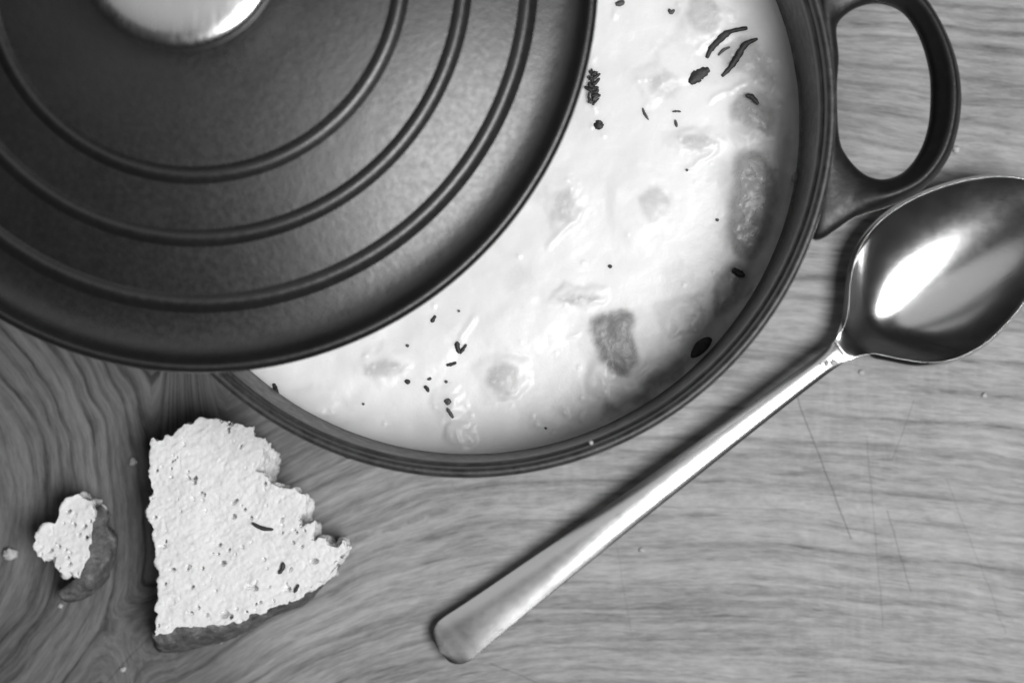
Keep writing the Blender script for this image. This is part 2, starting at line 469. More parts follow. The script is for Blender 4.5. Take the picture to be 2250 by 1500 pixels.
thin_blobs = [(1660, 450, 75, 150, .42), (1668, 250, 60, 80, .55), (1625, 130, 70, 60, .30), (1560, 720, 95, 120, .45), (1600, 640, 55, 80, .40), (1460, 830, 95, 60, .30),
              (1360, 890, 110, 40, .28), (1250, 945, 110, 30, .10), (1350, 750, 75, 90, .35), (1100, 835, 60, 55, .14), (1540, 40, 60, 60, .13), (1530, 310, 60, 30, .10),
              (1310, 260, 25, 60, .12), (1000, 950, 60, 50, .10), (1715, 330, 26, 220, .32), (1690, 160, 40, 80, .25), (1150, 985, 160, 22, .05), (985, 895, 30, 40, .22), (560, 830, 60, 30, .20),
              (1270, 650, 70, 22, .10), (840, 805, 60, 30, .08), (1430, 170, 60, 30, .06), (1240, 440, 25, 50, .12), (700, 930, 120, 20, .15), (1640, 590, 50, 50, .35), (1480, 20, 40, 50, .10)]
bumps = [(1545, 45, 55, 50, .0011), (1105, 830, 50, 50, .0010), (1270, 655, 60, 20, .0008), (840, 800, 60, 35, .0006), (1530, 310, 55, 28, .0009), (1430, 180, 50, 40, .0006),
         (1650, 450, 60, 120, .0008), (1655, 250, 55, 60, .0009), (1440, 840, 80, 50, .0006), (985, 890, 30, 40, .0009), (1010, 960, 30, 30, .0012),
         (1240, 440, 40, 70, .0006), (1480, 130, 50, 60, .0006), (1320, 830, 30, 35, .0011), (1360, 870, 40, 30, .0009), (1500, 690, 40, 40, .0006), (1150, 720, 80, 60, .0005), (690, 880, 60, 40, .0005),
         (950, 760, 60, 60, .0005), (1400, 450, 60, 90, .0006), (1600, 640, 30, 60, .0009)]
VG = 'vegetable pieces in the soup'
CH_MORE = [
    ('potato_chunk', [(1400, 432), (1440, 402), (1482, 430), (1474, 482), (1422, 492)], .0004, .005, M_VEG_PALE, 'pale sunken potato chunk in the open middle of the soup', 'potato', VG, {'seed': 31, 'film': 0.4, 'top2': 0.0004}),
    ('potato_chunk', [(1208, 432), (1248, 410), (1276, 450), (1252, 492), (1214, 484)], .0004, .005, M_VEG_PALE, 'pale sunken potato chunk close to the right lid edge', 'potato', VG, {'seed': 32, 'film': 0.45, 'top2': 0.0004}),
    ('vegetable_chunk', [(1420, 178), (1462, 150), (1500, 178), (1486, 214), (1440, 216)], .0004, .005, M_VEG_PALE, 'pale sunken vegetable chunk left of the curled black leaf', 'vegetable', VG, {'seed': 33, 'film': 0.4, 'top2': 0.0004}),
]
CH = [   # name, outline, height, depth, material, label, category, group, options
    ('vegetable_slice', [(1290, 730), (1296, 700), (1320, 684), (1360, 678), (1392, 684), (1404, 706), (1396, 735), (1408, 762), (1404, 800), (1384, 826), (1356, 832), (1330, 812), (1306, 785), (1300, 758)], 0.0009, 0.004, M_CARROT, 'kidney-shaped grey vegetable slice floating alone in the cream', 'vegetable', VG, {'seed': 1, 'film': 0.93, 'top2': 0.0007}),
    ('vegetable_stick', [(1608, 350), (1640, 326), (1690, 335), (1708, 400), (1700, 480), (1680, 550), (1640, 575), (1598, 548), (1594, 470), (1600, 400)], 0.0006, 0.006, M_VEG_GREY, 'long pale grey vegetable stick along the right pot wall', 'vegetable', VG, {'seed': 2, 'film': 0.72, 'top2': 0.0008}),
    ('vegetable_chunk', [(1598, 232), (1622, 205), (1655, 208), (1690, 235), (1702, 275), (1690, 300), (1655, 288), (1625, 272), (1602, 258)], 0.0008, 0.006, M_VEG_GREY, 'dark grey vegetable chunk with a black spot by the right pot wall', 'vegetable', VG, {'seed': 3, 'film': 0.72, 'top2': 0.0008}),
    ('vegetable_chunk', [(1575, 128), (1592, 95), (1630, 76), (1664, 92), (1690, 140), (1704, 182), (1670, 190), (1640, 165), (1600, 160)], 0.0006, 0.006, M_VEG_PALE, 'pale vegetable chunk between two black strips near the top right', 'vegetable', VG, {'seed': 4, 'film': 0.58, 'top2': 0.0004}),
    ('vegetable_chunk', [(1400, 858), (1420, 822), (1470, 800), (1510, 775), (1530, 790), (1500, 830), (1450, 868), (1410, 892), (1385, 885)], 0.0006, 0.006, M_VEG_DARK, 'dark vegetable piece pressed against the lower right pot wall', 'vegetable', VG, {'seed': 5, 'film': 0.6, 'top2': 0.0004}),
    ('vegetable_chunk', [(1312, 905), (1330, 880), (1352, 888), (1366, 900), (1346, 918), (1320, 925)], 0.0005, 0.004, M_VEG_GREY, 'small grey vegetable lump by the bottom right of the pot wall', 'vegetable', VG, {'seed': 6, 'film': 0.72, 'top2': 0.0008}),
    ('vegetable_chunk', [(1585, 600), (1610, 575), (1650, 590), (1660, 620), (1640, 660), (1600, 690), (1565, 700), (1560, 660)], 0.0004, 0.005, M_VEG_GREY, 'grey vegetable piece under a small dark leaf near the right wall', 'vegetable', VG, {'seed': 7, 'film': 0.72, 'top2': 0.0008}),
    ('potato_chunk', [(1070, 812), (1100, 790), (1135, 800), (1142, 840), (1120, 880), (1085, 870), (1068, 845)], 0.0004, 0.005, M_VEG_PALE, 'pale potato chunk showing through the cream near the bottom', 'potato', VG, {'seed': 8, 'film': 0.58, 'top2': 0.0004}),
    ('potato_chunk', [(1500, 20), (1530, -10), (1575, 5), (1590, 45), (1565, 82), (1525, 75), (1502, 50)], 0.0004, 0.005, M_VEG_PALE, 'pale potato chunk left of the black strips, near the top edge', 'potato', VG, {'seed': 9, 'film': 0.58, 'top2': 0.0004}),
    ('potato_chunk', [(1488, 300), (1530, 290), (1578, 312), (1540, 335), (1500, 330)], 0.0004, 0.005, M_VEG_PALE, 'flat pale potato corner in the middle right of the soup', 'potato', VG, {'seed': 10, 'film': 0.58, 'top2': 0.0004}),
    ('potato_chunk', [(1215, 655), (1260, 640), (1325, 648), (1300, 668), (1250, 672)], 0.0003, 0.004, M_VEG_PALE, 'thin pale potato edge in the soup above the kidney-shaped slice', 'potato', VG, {'seed': 11, 'film': 0.58, 'top2': 0.0004}),
    ('potato_chunk', [(800, 800), (840, 782), (885, 792), (880, 820), (840, 832), (805, 825)], 0.0003, 0.004, M_VEG_PALE, 'pale sunken potato chunk close to the lower edge of the lid', 'potato', VG, {'seed': 12, 'film': 0.58, 'top2': 0.0004}),
]
def poly_sdf(X, Y, poly):
    """distance inside (positive) a closed polygon"""
    d = np.full(X.shape, 1e9); ins = np.zeros(X.shape, bool); n = len(poly)
    for i in range(n):
        ax, ay = poly[i]; bx, by = poly[(i+1) % n]
        ex, ey = bx-ax, by-ay; wx, wy = X-ax, Y-ay
        t_ = np.clip((wx*ex+wy*ey)/(ex*ex+ey*ey+1e-18), 0, 1)
        d = np.minimum(d, np.hypot(wx-ex*t_, wy-ey*t_))
        c = (ay > Y) != (by > Y)
        with np.errstate(divide='ignore', invalid='ignore'):
            ins ^= c & (X < (bx-ax)*(Y-ay)/(by-ay+1e-18)+ax)
    return np.where(ins, d, -d)

CH += CH_MORE
for k_ in range(70):
    a_ = rng.uniform(0, 2*math.pi); r_ = 700*math.sqrt(rng.uniform(0, 1))
    thin_blobs.append((1015+r_*math.cos(a_), 277+r_*math.sin(a_), rng.uniform(14, 60), rng.uniform(14, 50), rng.uniform(.05, .17)))
def build_soup():
    R = 0.1077; st = 0.00055
    a = np.arange(-R, R+st, st); X, Y = np.meshgrid(a, a); n = len(a)
    px = 1125 + (X+scx)*KS; py = 750 - (Y+scy)*KS
    r = np.hypot(X, Y)
    z = 0.00035*fbm(X/.022, Y/.022, octv=3, seed=31) + 0.00008*fbm(X/.0055, Y/.0055, octv=3, seed=3)
    wx = px + 14*fbm(px/40, py/40, octv=3, seed=41); wy = py + 14*fbm(px/40, py/40, octv=3, seed=52)
    for (bx, by, ax, ay, h) in bumps:
        d = ((wx-bx)/ax)**2 + ((wy-by)/ay)**2
        z += h*sstep(1.3, 0.55, np.sqrt(d))
    for (p, q, wd, h) in ridges:
        p, q = np.array(p, float), np.array(q, float); L = np.linalg.norm(q-p); u = (q-p)/L
        al = (px-p[0])*u[0] + (py-p[1])*u[1]; ac = -(px-p[0])*u[1] + (py-p[1])*u[0] + 5*vnoise(al/18, al*0, seed=int(p[0]))
        z += h*np.exp(-(ac/wd)**2)*sstep(-6, 12, al)*sstep(L+6, L-12, al)
    # froth bubbles
    for k in range(150):
        ang = rng.uniform(0, 2*math.pi); rr = R*math.sqrt(rng.uniform(0, 1))
        if k < 95: i0 = rng.integers(26); b = thin_blobs[i0]; bx = b[0]+rng.normal()*b[2]*.6; by = b[1]+rng.normal()*b[3]*.6
        else: bx = 1125 + (scx+rr*math.cos(ang))*KS; by = 750-(scy+rr*math.sin(ang))*KS
        rad = rng.uniform(2.5, 6.0)
        d2 = ((px-bx)**2 + (py-by)**2)/rad**2
        z += rad/KS*0.55*np.sqrt(np.clip(1-d2, 0, 1))
    z += 0.0016*np.exp(-(0.1068-r)/0.0016)
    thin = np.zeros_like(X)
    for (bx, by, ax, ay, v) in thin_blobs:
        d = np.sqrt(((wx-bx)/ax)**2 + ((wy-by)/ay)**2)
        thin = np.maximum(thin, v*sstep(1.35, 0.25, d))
    film = np.zeros_like(X)
    for c_ in CH:
        poly = np.array([(x, y) for x, y in catmull(c_[1], 5)])
        lo, hi = poly.min(0)-40, poly.max(0)+40
        m = (px > lo[0]) & (px < hi[0]) & (py > lo[1]) & (py < hi[1])
        d = poly_sdf(px[m] + 5*fbm(px[m]/22, py[m]/22, octv=3, seed=91), py[m] + 5*fbm(px[m]/22, py[m]/22, octv=3, seed=92), poly)
        film[m] = np.maximum(film[m], c_[8]['film']*sstep(-4, 20, d))
    keep = r <= R
    idx = -np.ones((n, n), int); idx[keep] = np.arange(keep.sum())
    v = np.stack([X[keep], Y[keep], z[keep]], -1)
    f = np.stack([idx[:-1, :-1], idx[:-1, 1:], idx[1:, 1:], idx[1:, :-1]], -1).reshape(-1, 4)
    f = f[(f >= 0).all(1)]
    me = bpy.data.meshes.new('soup')
    me.vertices.add(len(v)); me.vertices.foreach_set('co', v.astype(np.float32).ravel())
    me.loops.add(f.size); me.loops.foreach_set('vertex_index', f.astype(np.int32).ravel())
    me.polygons.add(len(f)); me.polygons.foreach_set('loop_start', np.arange(0, f.size, 4, dtype=np.int32))
    me.update(calc_edges=True); me.validate()
    me.polygons.foreach_set('use_smooth', np.ones(len(me.polygons), dtype=bool))
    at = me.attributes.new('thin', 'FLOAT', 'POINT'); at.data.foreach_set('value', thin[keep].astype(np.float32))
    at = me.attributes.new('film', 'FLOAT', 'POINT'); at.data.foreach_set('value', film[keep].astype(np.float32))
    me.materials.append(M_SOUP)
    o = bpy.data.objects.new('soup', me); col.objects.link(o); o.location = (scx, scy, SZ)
    tag(o, 'thick creamy white soup filling the black pot', 'soup')
    # height lookup for what floats on it
    zfull = np.where(keep, z, 0)
    def height(x, y):
        i = int(round((y-scy+R)/st)); j = int(round((x-scx+R)/st))
        if 0 <= i < n and 0 <= j < n: return SZ + float(zfull[i, j])
        return SZ
    return height
soup_h = build_soup()

def chunk(name, pts, top, depth, mat, label, cat, group, seed=0, film=0.5, top2=.0004, st=.0006):
    """a sunken solid piece: its rough top lies just under the film of broth and breaks it in places"""
    W = np.array([P(px, py, SZ)[:2] for px, py in catmull(pts, 5)]); c = W.mean(0)
    lo, hi = W.min(0)-.0036, W.max(0)+.0036
    xs = np.arange(lo[0], hi[0], st); ys = np.arange(lo[1], hi[1], st); X, Y = np.meshgrid(xs, ys)
    d = poly_sdf(X, Y, W)
    base = np.array([[soup_h(x, y) for x in xs] for y in ys])
    z = np.minimum(base, base.mean()+.0006) - .0009 + top2*sstep(.0005, .0045, d) + .00035*fbm(X/.0045, Y/.0045, octv=4, seed=seed+7)
    z -= .0022*sstep(.0002, -.0030, d)
    inpot = np.hypot(X-scx, Y-scy) < .1062
    d = np.where(inpot, d, -1.0)
    keep = d > -.0030
    n0, n1 = X.shape; idx = -np.ones(X.shape, int); idx[keep] = np.arange(keep.sum()); K = keep.sum()
    f = np.stack([idx[:-1, :-1], idx[:-1, 1:], idx[1:, 1:], idx[1:, :-1]], -1).reshape(-1, 4); f = f[(f >= 0).all(1)]
    T = np.stack([X[keep], Y[keep], z[keep]], -1); B = T.copy(); B[:, 2] = SZ-depth
    F = [tuple(q) for q in f] + [tuple(q[::-1]+K) for q in f]
    cnt = {}
    for q in f:
        for k in range(4):
            e = (q[k], q[(k+1) % 4]); cnt[e] = cnt.get(e, 0)+1
    for (a_, b_) in list(cnt):
        if (b_, a_) not in cnt: F.append((b_, a_, a_+K, b_+K))
    V = np.vstack([T, B]) - np.array([c[0], c[1], SZ])
    o = obj(name, V, F, mat); o.location = (c[0], c[1], SZ)
    return tag(o, label, cat, group)

def lump(name, pts, top, depth, mat, label=None, cat=None, group=None, z0=None, sharp=0.5, amp=0.0006, seed=0, parent=None, n=5, dome_pow=0.55):
    """a rounded solid piece whose outline (in plan) is pts, standing from z0-depth to z0+top"""
    P0 = np.array([P(px, py, SZ if z0 is None else z0)[:2] for px, py in catmull(pts, n)])
    c = P0.mean(0)
    if z0 is None: z0 = soup_h(*c)
    K = len(P0); verts = []; faces = []
    rings = [(-1.0, 0.80), (-0.5, 0.97), (0.0, 1.0)] + [(math.sin(a)**dome_pow, math.cos(a)**sharp) for a in np.linspace(0.2, 1.45, 8)]
    for zz, s in rings:
        for p in P0:
            q = c + (p-c)*s
            verts.append((q[0], q[1], zz*top if zz > 0 else zz*depth))
    m = len(rings)
    verts = np.array(verts); 
    amp_v = amp*np.clip((verts[:, 2]+depth)/(depth+1e-9), 0, 1)
    verts[:, 2] += amp_v*fbm(verts[:, 0]/.0035, verts[:, 1]/.0035, octv=3, seed=seed+3)
    verts[:, 0] += 0.4*amp*fbm(verts[:, 1]/.003, verts[:, 2]/.003, octv=2, seed=seed+13)
    for k in range(m-1):
        for i in range(K):
            j = (i+1) % K
            faces.append((k*K+i, k*K+j, (k+1)*K+j, (k+1)*K+i))
    verts = np.vstack([verts, [[c[0], c[1], top*1.0], [c[0], c[1], -depth]]])
    b = m*K
    for i in range(K):
        j = (i+1) % K
        faces.append(((m-1)*K+i, (m-1)*K+j, b)); faces.append((j, i, b+1))
    verts[:, 0] -= c[0]; verts[:, 1] -= c[1]
    o = obj(name, verts, faces, mat, parent); fix_normals(o)
    o.location = (c[0], c[1], z0)
    if label: tag(o, label, cat, group)
    return o

CHO = [chunk(*c_[:8], **c_[8]) for c_ in CH]

# herbs: strips, leaves and flecks, each a thing of its own
HG = 'dark herb bits in the soup'
def strip(pts, width, mat, label, group=HG, name='herb_strip', cat='herb', zoff=0.0001, z0=None, thick=0.0007):
    c = catmull(pts, 6, closed=False); n = len(c)
    hs = []
    for px, py in c:
        x, y, _ = P(px, py, SZ if z0 is None else z0)
        hs.append((x, y, (soup_h(x, y) if z0 is None else z0) + zoff))
    hs = np.array(hs); d = np.gradient(hs[:, :2], axis=0); d /= np.linalg.norm(d, axis=1)[:, None]+1e-12
    nr = np.stack([-d[:, 1], d[:, 0]], -1)
    K = 8; verts = []; faces = []
    for i in range(n):
        u = i/(n-1); wd = width/KS*0.5*(math.sin(math.pi*(0.06+0.88*u)))**0.55*(1+0.30*float(vnoise(np.array([i*0.8+pts[0][0]]), np.array([0.3]), seed=5)[0]))
        for k in range(K):
            a = 2*math.pi*k/K
            verts.append((hs[i, 0]+nr[i, 0]*wd*math.cos(a), hs[i, 1]+nr[i, 1]*wd*math.cos(a), hs[i, 2]+thick*math.sin(a)))
    for i in range(n-1):
        for k in range(K):
            k2 = (k+1) % K; faces.append((i*K+k, i*K+k2, (i+1)*K+k2, (i+1)*K+k))
    faces.append(tuple(range(K))[::-1]); faces.append(tuple((n-1)*K+k for k in range(K)))
    verts = np.array(verts); o0 = np.array([hs[:, 0].mean(), hs[:, 1].mean(), hs[:, 2].mean()])
    o = obj(name, verts-o0, faces, mat); fix_normals(o); o.location = o0
    return tag(o, label, cat, group)

strip([(1553, 128), (1562, 108), (1580, 88), (1605, 70), (1642, 62)], 15, M_HERB, 'upper curved black leaf strip at the top right of the soup')
strip([(1586, 168), (1605, 148), (1622, 122), (1638, 98), (1664, 86)], 15, M_HERB, 'lower curved black leaf strip at the top right of the soup')
strip([(1578, 122), (1590, 110), (1604, 104)], 7, M_HERB2, 'short grey sliver lying between the two curved black strips')
strip([(1516, 184), (1526, 172), (1540, 162), (1558, 152)], 27, M_HERB, 'curled black leaf blob at the foot of the black strips', name='herb_leaf')
strip([(1636, 212), (1650, 216), (1664, 232)], 12, M_HERB, 'black spot on the grey chunk by the right pot wall', zoff=.0016)
strip([(1608, 592), (1622, 600), (1635, 606)], 14, M_HERB, 'small dark leaf beside the right pot wall', zoff=.0012)
lump('bay_leaf', [(1518, 775), (1530, 752), (1552, 740), (1564, 746), (1555, 765), (1535, 782), (1520, 786)], .0014, .001, M_HERB, 'black oval leaf stuck at the lower right pot wall', 'herb', HG, seed=21, amp=.0001)
strip([(1412, 238), (1416, 250), (1425, 264)], 6, M_HERB2, 'thin slanting grey herb needle right of the lid edge')
strip([(1477, 246), (1486, 245), (1496, 246)], 5, M_HERB2, 'thin level herb needle in the upper right soup')
strip([(1483, 264), (1485, 272), (1487, 280)], 7, M_HERB2, 'tiny upright herb needle just below the level needle')
for (x, y, r, lab) in ((1576, 483, 5, 'tiny dark speck left of the long vegetable stick'), (1509, 374, 4, 'tiny dark speck at the end of a glossy streak'),
                       (1340, 585, 6, 'lone grey speck in the middle of the white soup'), (895, 838, 8, 'round black speck below the lid in the lower soup'),
                       (1199, 940, 4, 'tiny dark speck near the bottom rim of the pot'), (980, 838, 5, 'tiny grey speck between the lower herb flecks'),
                       (1008, 683, 4, 'tiny grey speck right of the striped seed under the lid'), (895, 759, 5, 'tiny grey speck left of the forked black leaf'),
                       (798, 887, 4, 'tiny grey speck in the lower left of the soup')):
    m = M_HERB if r >= 6 else M_HERB2; r *= 0.8
    lump('herb_speck', [(x-r, y), (x-r*.3, y-r*.8), (x+r*.8, y-r*.5), (x+r, y+r*.4), (x, y+r)], .0008, .0006, m, lab, 'herb', HG, seed=x, n=3, amp=.0001)
strip([(948, 708), (952, 701), (957, 693)], 9, M_HERB, 'small black striped seed in the soup close under the lid')
fl = empty('herb_leaf'); fx = P(1010, 765, SZ); fl.location = (fx[0], fx[1], soup_h(fx[0], fx[1]))
tag(fl, 'forked black leaf sprig in the lower left soup', 'herb', HG)
def leaf_part(parent, pts, width, mat, name='leaflet', lift=.0003):
    o = strip(pts, width, mat, 'x', name=name, zoff=lift)
    for k in ('label', 'category', 'group'): del o[k]
    l = o.location.copy(); o.parent = parent; o.location = l - parent.location
leaf_part(fl, [(1005, 750), (1005, 762), (1010, 776)], 12, M_HERB)
leaf_part(fl, [(1025, 756), (1018, 766), (1011, 777)], 8, M_HERB)
strip([(981, 802), (992, 800), (1003, 796)], 9, M_HERB, 'black level herb fleck below the forked leaf')
strip([(932, 848), (938, 853), (942, 861)], 9, M_HERB, 'black slanting herb fleck right of the round speck')
strip([(939, 834), (944, 832), (948, 830)], 7, M_HERB2, 'short grey herb fleck just above the slanting black fleck')
strip([(980, 876), (984, 882), (990, 878)], 16, M_HERB2, 'blurred grey herb clump in the lower soup')
strip([(982, 896), (988, 905), (996, 918)], 9, M_HERB2, 'grey herb stem below the blurred grey clump')
strip([(602, 842), (606, 854), (613, 867)], 11, M_HERB, 'dark leaf at the left end of the soup under the lid')
strip([(612, 888), (630, 897), (652, 912)], 7, M_HERB, 'thin black stem along the lower left pot wall', zoff=.0016)
strip([(1318, 265), (1316, 274), (1320, 284)], 20, M_HERB, 'ragged black leaf scrap just right of the lid edge')
strip([(1352, 10), (1362, 8), (1372, 4)], 12, M_HERB2, 'grey herb scrap at the top edge of the picture in the soup')
strip([(1470, 20), (1474, 28), (1482, 22)], 9, M_HERB2, 'faint grey scrap in the soup near the top edge')
# thyme head right at the lid edge
th = empty('thyme_sprig'); fx = P(1303, 195, SZ); th.location = (fx[0], fx[1], soup_h(fx[0], fx[1]))
tag(th, 'ragged dark thyme sprig poking out from under the lid edge', 'herb', HG)
leaf_part(th, [(1300, 152), (1302, 190), (1304, 232)], 9, M_HERB, 'stem')
for i in range(16):
    y0 = 158 + i*4.6; sd = 1 if i % 2 else -1
    leaf_part(th, [(1302+random.uniform(-3,3), y0+4), (1302+sd*random.uniform(4,9), y0+random.uniform(-3,5)), (1302+sd*random.uniform(6,19), y0+random.uniform(-12,6))], random.uniform(4, 10), M_HERB if random.random() < .75 else M_HERB2, 'leaflet', .0006+.0008*random.random())

# splashes on the pot
def on_wall(name, px, py, z, r, mat, label, cat, squash=1.0):
    x, y, _ = P(px, py, z); d = math.hypot(x-cx, y-cy)
    rad = 0.1067 if z < 0.098 else d
    x, y = cx + (x-cx)/d*rad, cy + (y-cy)/d*rad
    bm = bmesh.new(); bmesh.ops.create_icosphere(bm, subdivisions=2, radius=1.0)
    for vtx in bm.verts:
        f = 1 + 0.18*float(fbm(np.array([vtx.co.x*1.3+px]), np.array([vtx.co.y*1.3]), np.array([vtx.co.z*1.3]), 2, 4)[0])
        vtx.co = Vector((vtx.co.x*r*f, vtx.co.y*r*f*squash, vtx.co.z*r*f*squash))
    me = bpy.data.meshes.new(name); bm.to_mesh(me); bm.free()
    me.polygons.foreach_set('use_smooth', np.ones(len(me.polygons), dtype=bool)); me.materials.append(mat)
    o = bpy.data.objects.new(name, me); col.objects.link(o); o.location = (x, y, z)
    return tag(o, label, cat)
on_wall('vegetable_scrap', 1747, 391, .066, .0016, M_DRIP, 'small grey vegetable scrap stuck on the inner right pot wall', 'scrap', 1.35)
on_wall('soup_drop', 1299, 972, .1045, .0007, M_VEG_PALE, 'pale soup drop on the bottom right of the pot rim', 'drop')
# a fine spatter of dried soup on the inside of the wall
bm = bmesh.new()
for k in range(70):
    a = random.uniform(-0.5, 0.5); z = random.uniform(.062, .094); r = random.choice((.00016, .00022, .0003))
    s = bmesh.ops.create_icosphere(bm, subdivisions=1, radius=r)
    bmesh.ops.scale(bm, vec=(0.6, 1, random.uniform(1, 2.5)), verts=s['verts'])
    bmesh.ops.translate(bm, vec=(cx + .1067*math.cos(a), cy + .1067*math.sin(a), z), verts=s['verts'])
me = bpy.data.meshes.new('soup_spatter'); bm.to_mesh(me); bm.free(); me.materials.append(M_DRIP)
o = bpy.data.objects.new('soup_spatter', me); col.objects.link(o); o['kind'] = 'stuff'
tag(o, 'fine dried soup spatter on the inner right pot wall', 'spatter')

# ------------------------------------------------------------------ the spoon
def build_spoon():
    AX = np.array([.80, -.60]); NR = np.array([.60, .80])
    sp = empty('serving_spoon', P(1500, 1040, 0))
    tag(sp, 'large polished steel serving spoon lying beside the pot', 'spoon')
    ctrl = [(-86, 6), (-83, 27), (-74, 42), (-58, 52), (-35, 55.5), (20, 52), (120, 47), (250, 42), (420, 36), (600, 31), (780, 26), (900, 23.5), (975, 23), (1012, 26), (1040, 33), (1066, 46),
            (1092, 72), (1115, 98), (1140, 124), (1170, 147), (1205, 164), (1245, 174), (1285, 177), (1330, 173), (1375, 164), (1420, 150), (1460, 134), (1500, 113), (1535, 88), (1562, 62), (1580, 38), (1590, 10)]
    cp = catmull(ctrl, 6, closed=False)
    # p measured along the axis; 0 is about the pixel (950+.., ..) on the handle end
    def base_z(p):      # height of the middle line
        return np.interp(p, [-90, -40, 150, 400, 650, 850, 960, 1030, 1080, 1150, 1270, 1400, 1520, 1600], [.0068, .0074, .0085, .0105, .0124, .0135, .0138, .0134, .0132, .0138, .0158, .0181, .0203, .0218])
    def depth(p):
        return 0.0102*np.clip(1-np.where(p < 1205, ((p-1205)/205.0)**2, ((p-1205)/392.0)**2), 0, 1)*sstep(985, 1130, p)
    NV = 37; vv = np.linspace(-1, 1, NV)
    rows = []
    for p, hw in cp:
        if hw < 1: hw = 1
        zb = base_z(np.array([p]))[0]
        kz = base_z
        zs = np.mean([base_z(np.array([p+q]))[0] for q in (-60, -30, 0, 30, 60)])
        row = []
        for v in vv:
            bowl = float(sstep(940, 1100, np.array([p]))[0])
            d = float(depth(np.array([p]))[0])
            zc = zs - d*(1-abs(v)**2.0)
            crown = 0.0010*(1-abs(v)**2.4)*(1-bowl)*(0.6+0.4*float(sstep(0, 500, np.array([p]))[0]))
            z = zc + crown
            s = (H-zs)/FPX
            pr = p; nrp = 1725 + v*hw
            # pixel = AX*p' + NR*n  (orthonormal, y down)
            q = AX*pr + NR*nrp
            row.append(((q[0]-1125)*s, -(q[1]-750)*s, z))
        rows.append(row)
    rows = np.array(rows)
    # p values are offsets: AX*p with p=.8x-.6y in image coordinates
    cut = int(np.argmin(np.abs(cp[:, 0]-1015)))
    def part(name, a, b):
        R = rows[a:b]; n = len(R); V = R.reshape(-1, 3) - np.array(sp.location)
        F = []
        for i in range(n-1):
            for k in range(NV-1):
                x = i*NV+k; F.append((x, x+1, x+NV+1, x+NV))
        o = obj(name, V, F, M_STEEL if name == 'bowl' else M_STEEL_WORN, sp); fix_normals(o)
        if sum(pp.normal.z for pp in o.data.polygons) < 0: o.data.flip_normals()
        m = o.modifiers.new('thickness', 'SOLIDIFY'); m.thickness = 0.0020 if name == 'bowl' else 0.0034; m.offset = -1; m.use_rim = True
        m2 = o.modifiers.new('edge', 'BEVEL'); m2.width = 0.0003; m2.segments = 3; m2.limit_method = 'ANGLE'; m2.angle_limit = math.radians(50)
        return o
    part('handle', 0, cut+1); part('bowl', cut, len(rows))
    return sp
build_spoon()

# ------------------------------------------------------------------ bread
def ragged(pts, step, amp, seed):
    """resample an outline finely and roughen it"""
    pts = np.array(pts, float); out = []
    N = len(pts)
    for i in range(N):
        a, b = pts[i], pts[(i+1) % N]; L = np.linalg.norm(b-a); k = max(1, int(L/step))
        nr = np.array([-(b-a)[1], (b-a)[0]])/(L+1e-9)
        for j in range(k):
            q = a+(b-a)*j/k
            out.append(q + nr*amp*float(fbm(np.array([q[0]/14]), np.array([q[1]/14]), octv=3, seed=seed)[0]))
    return np.array(out)

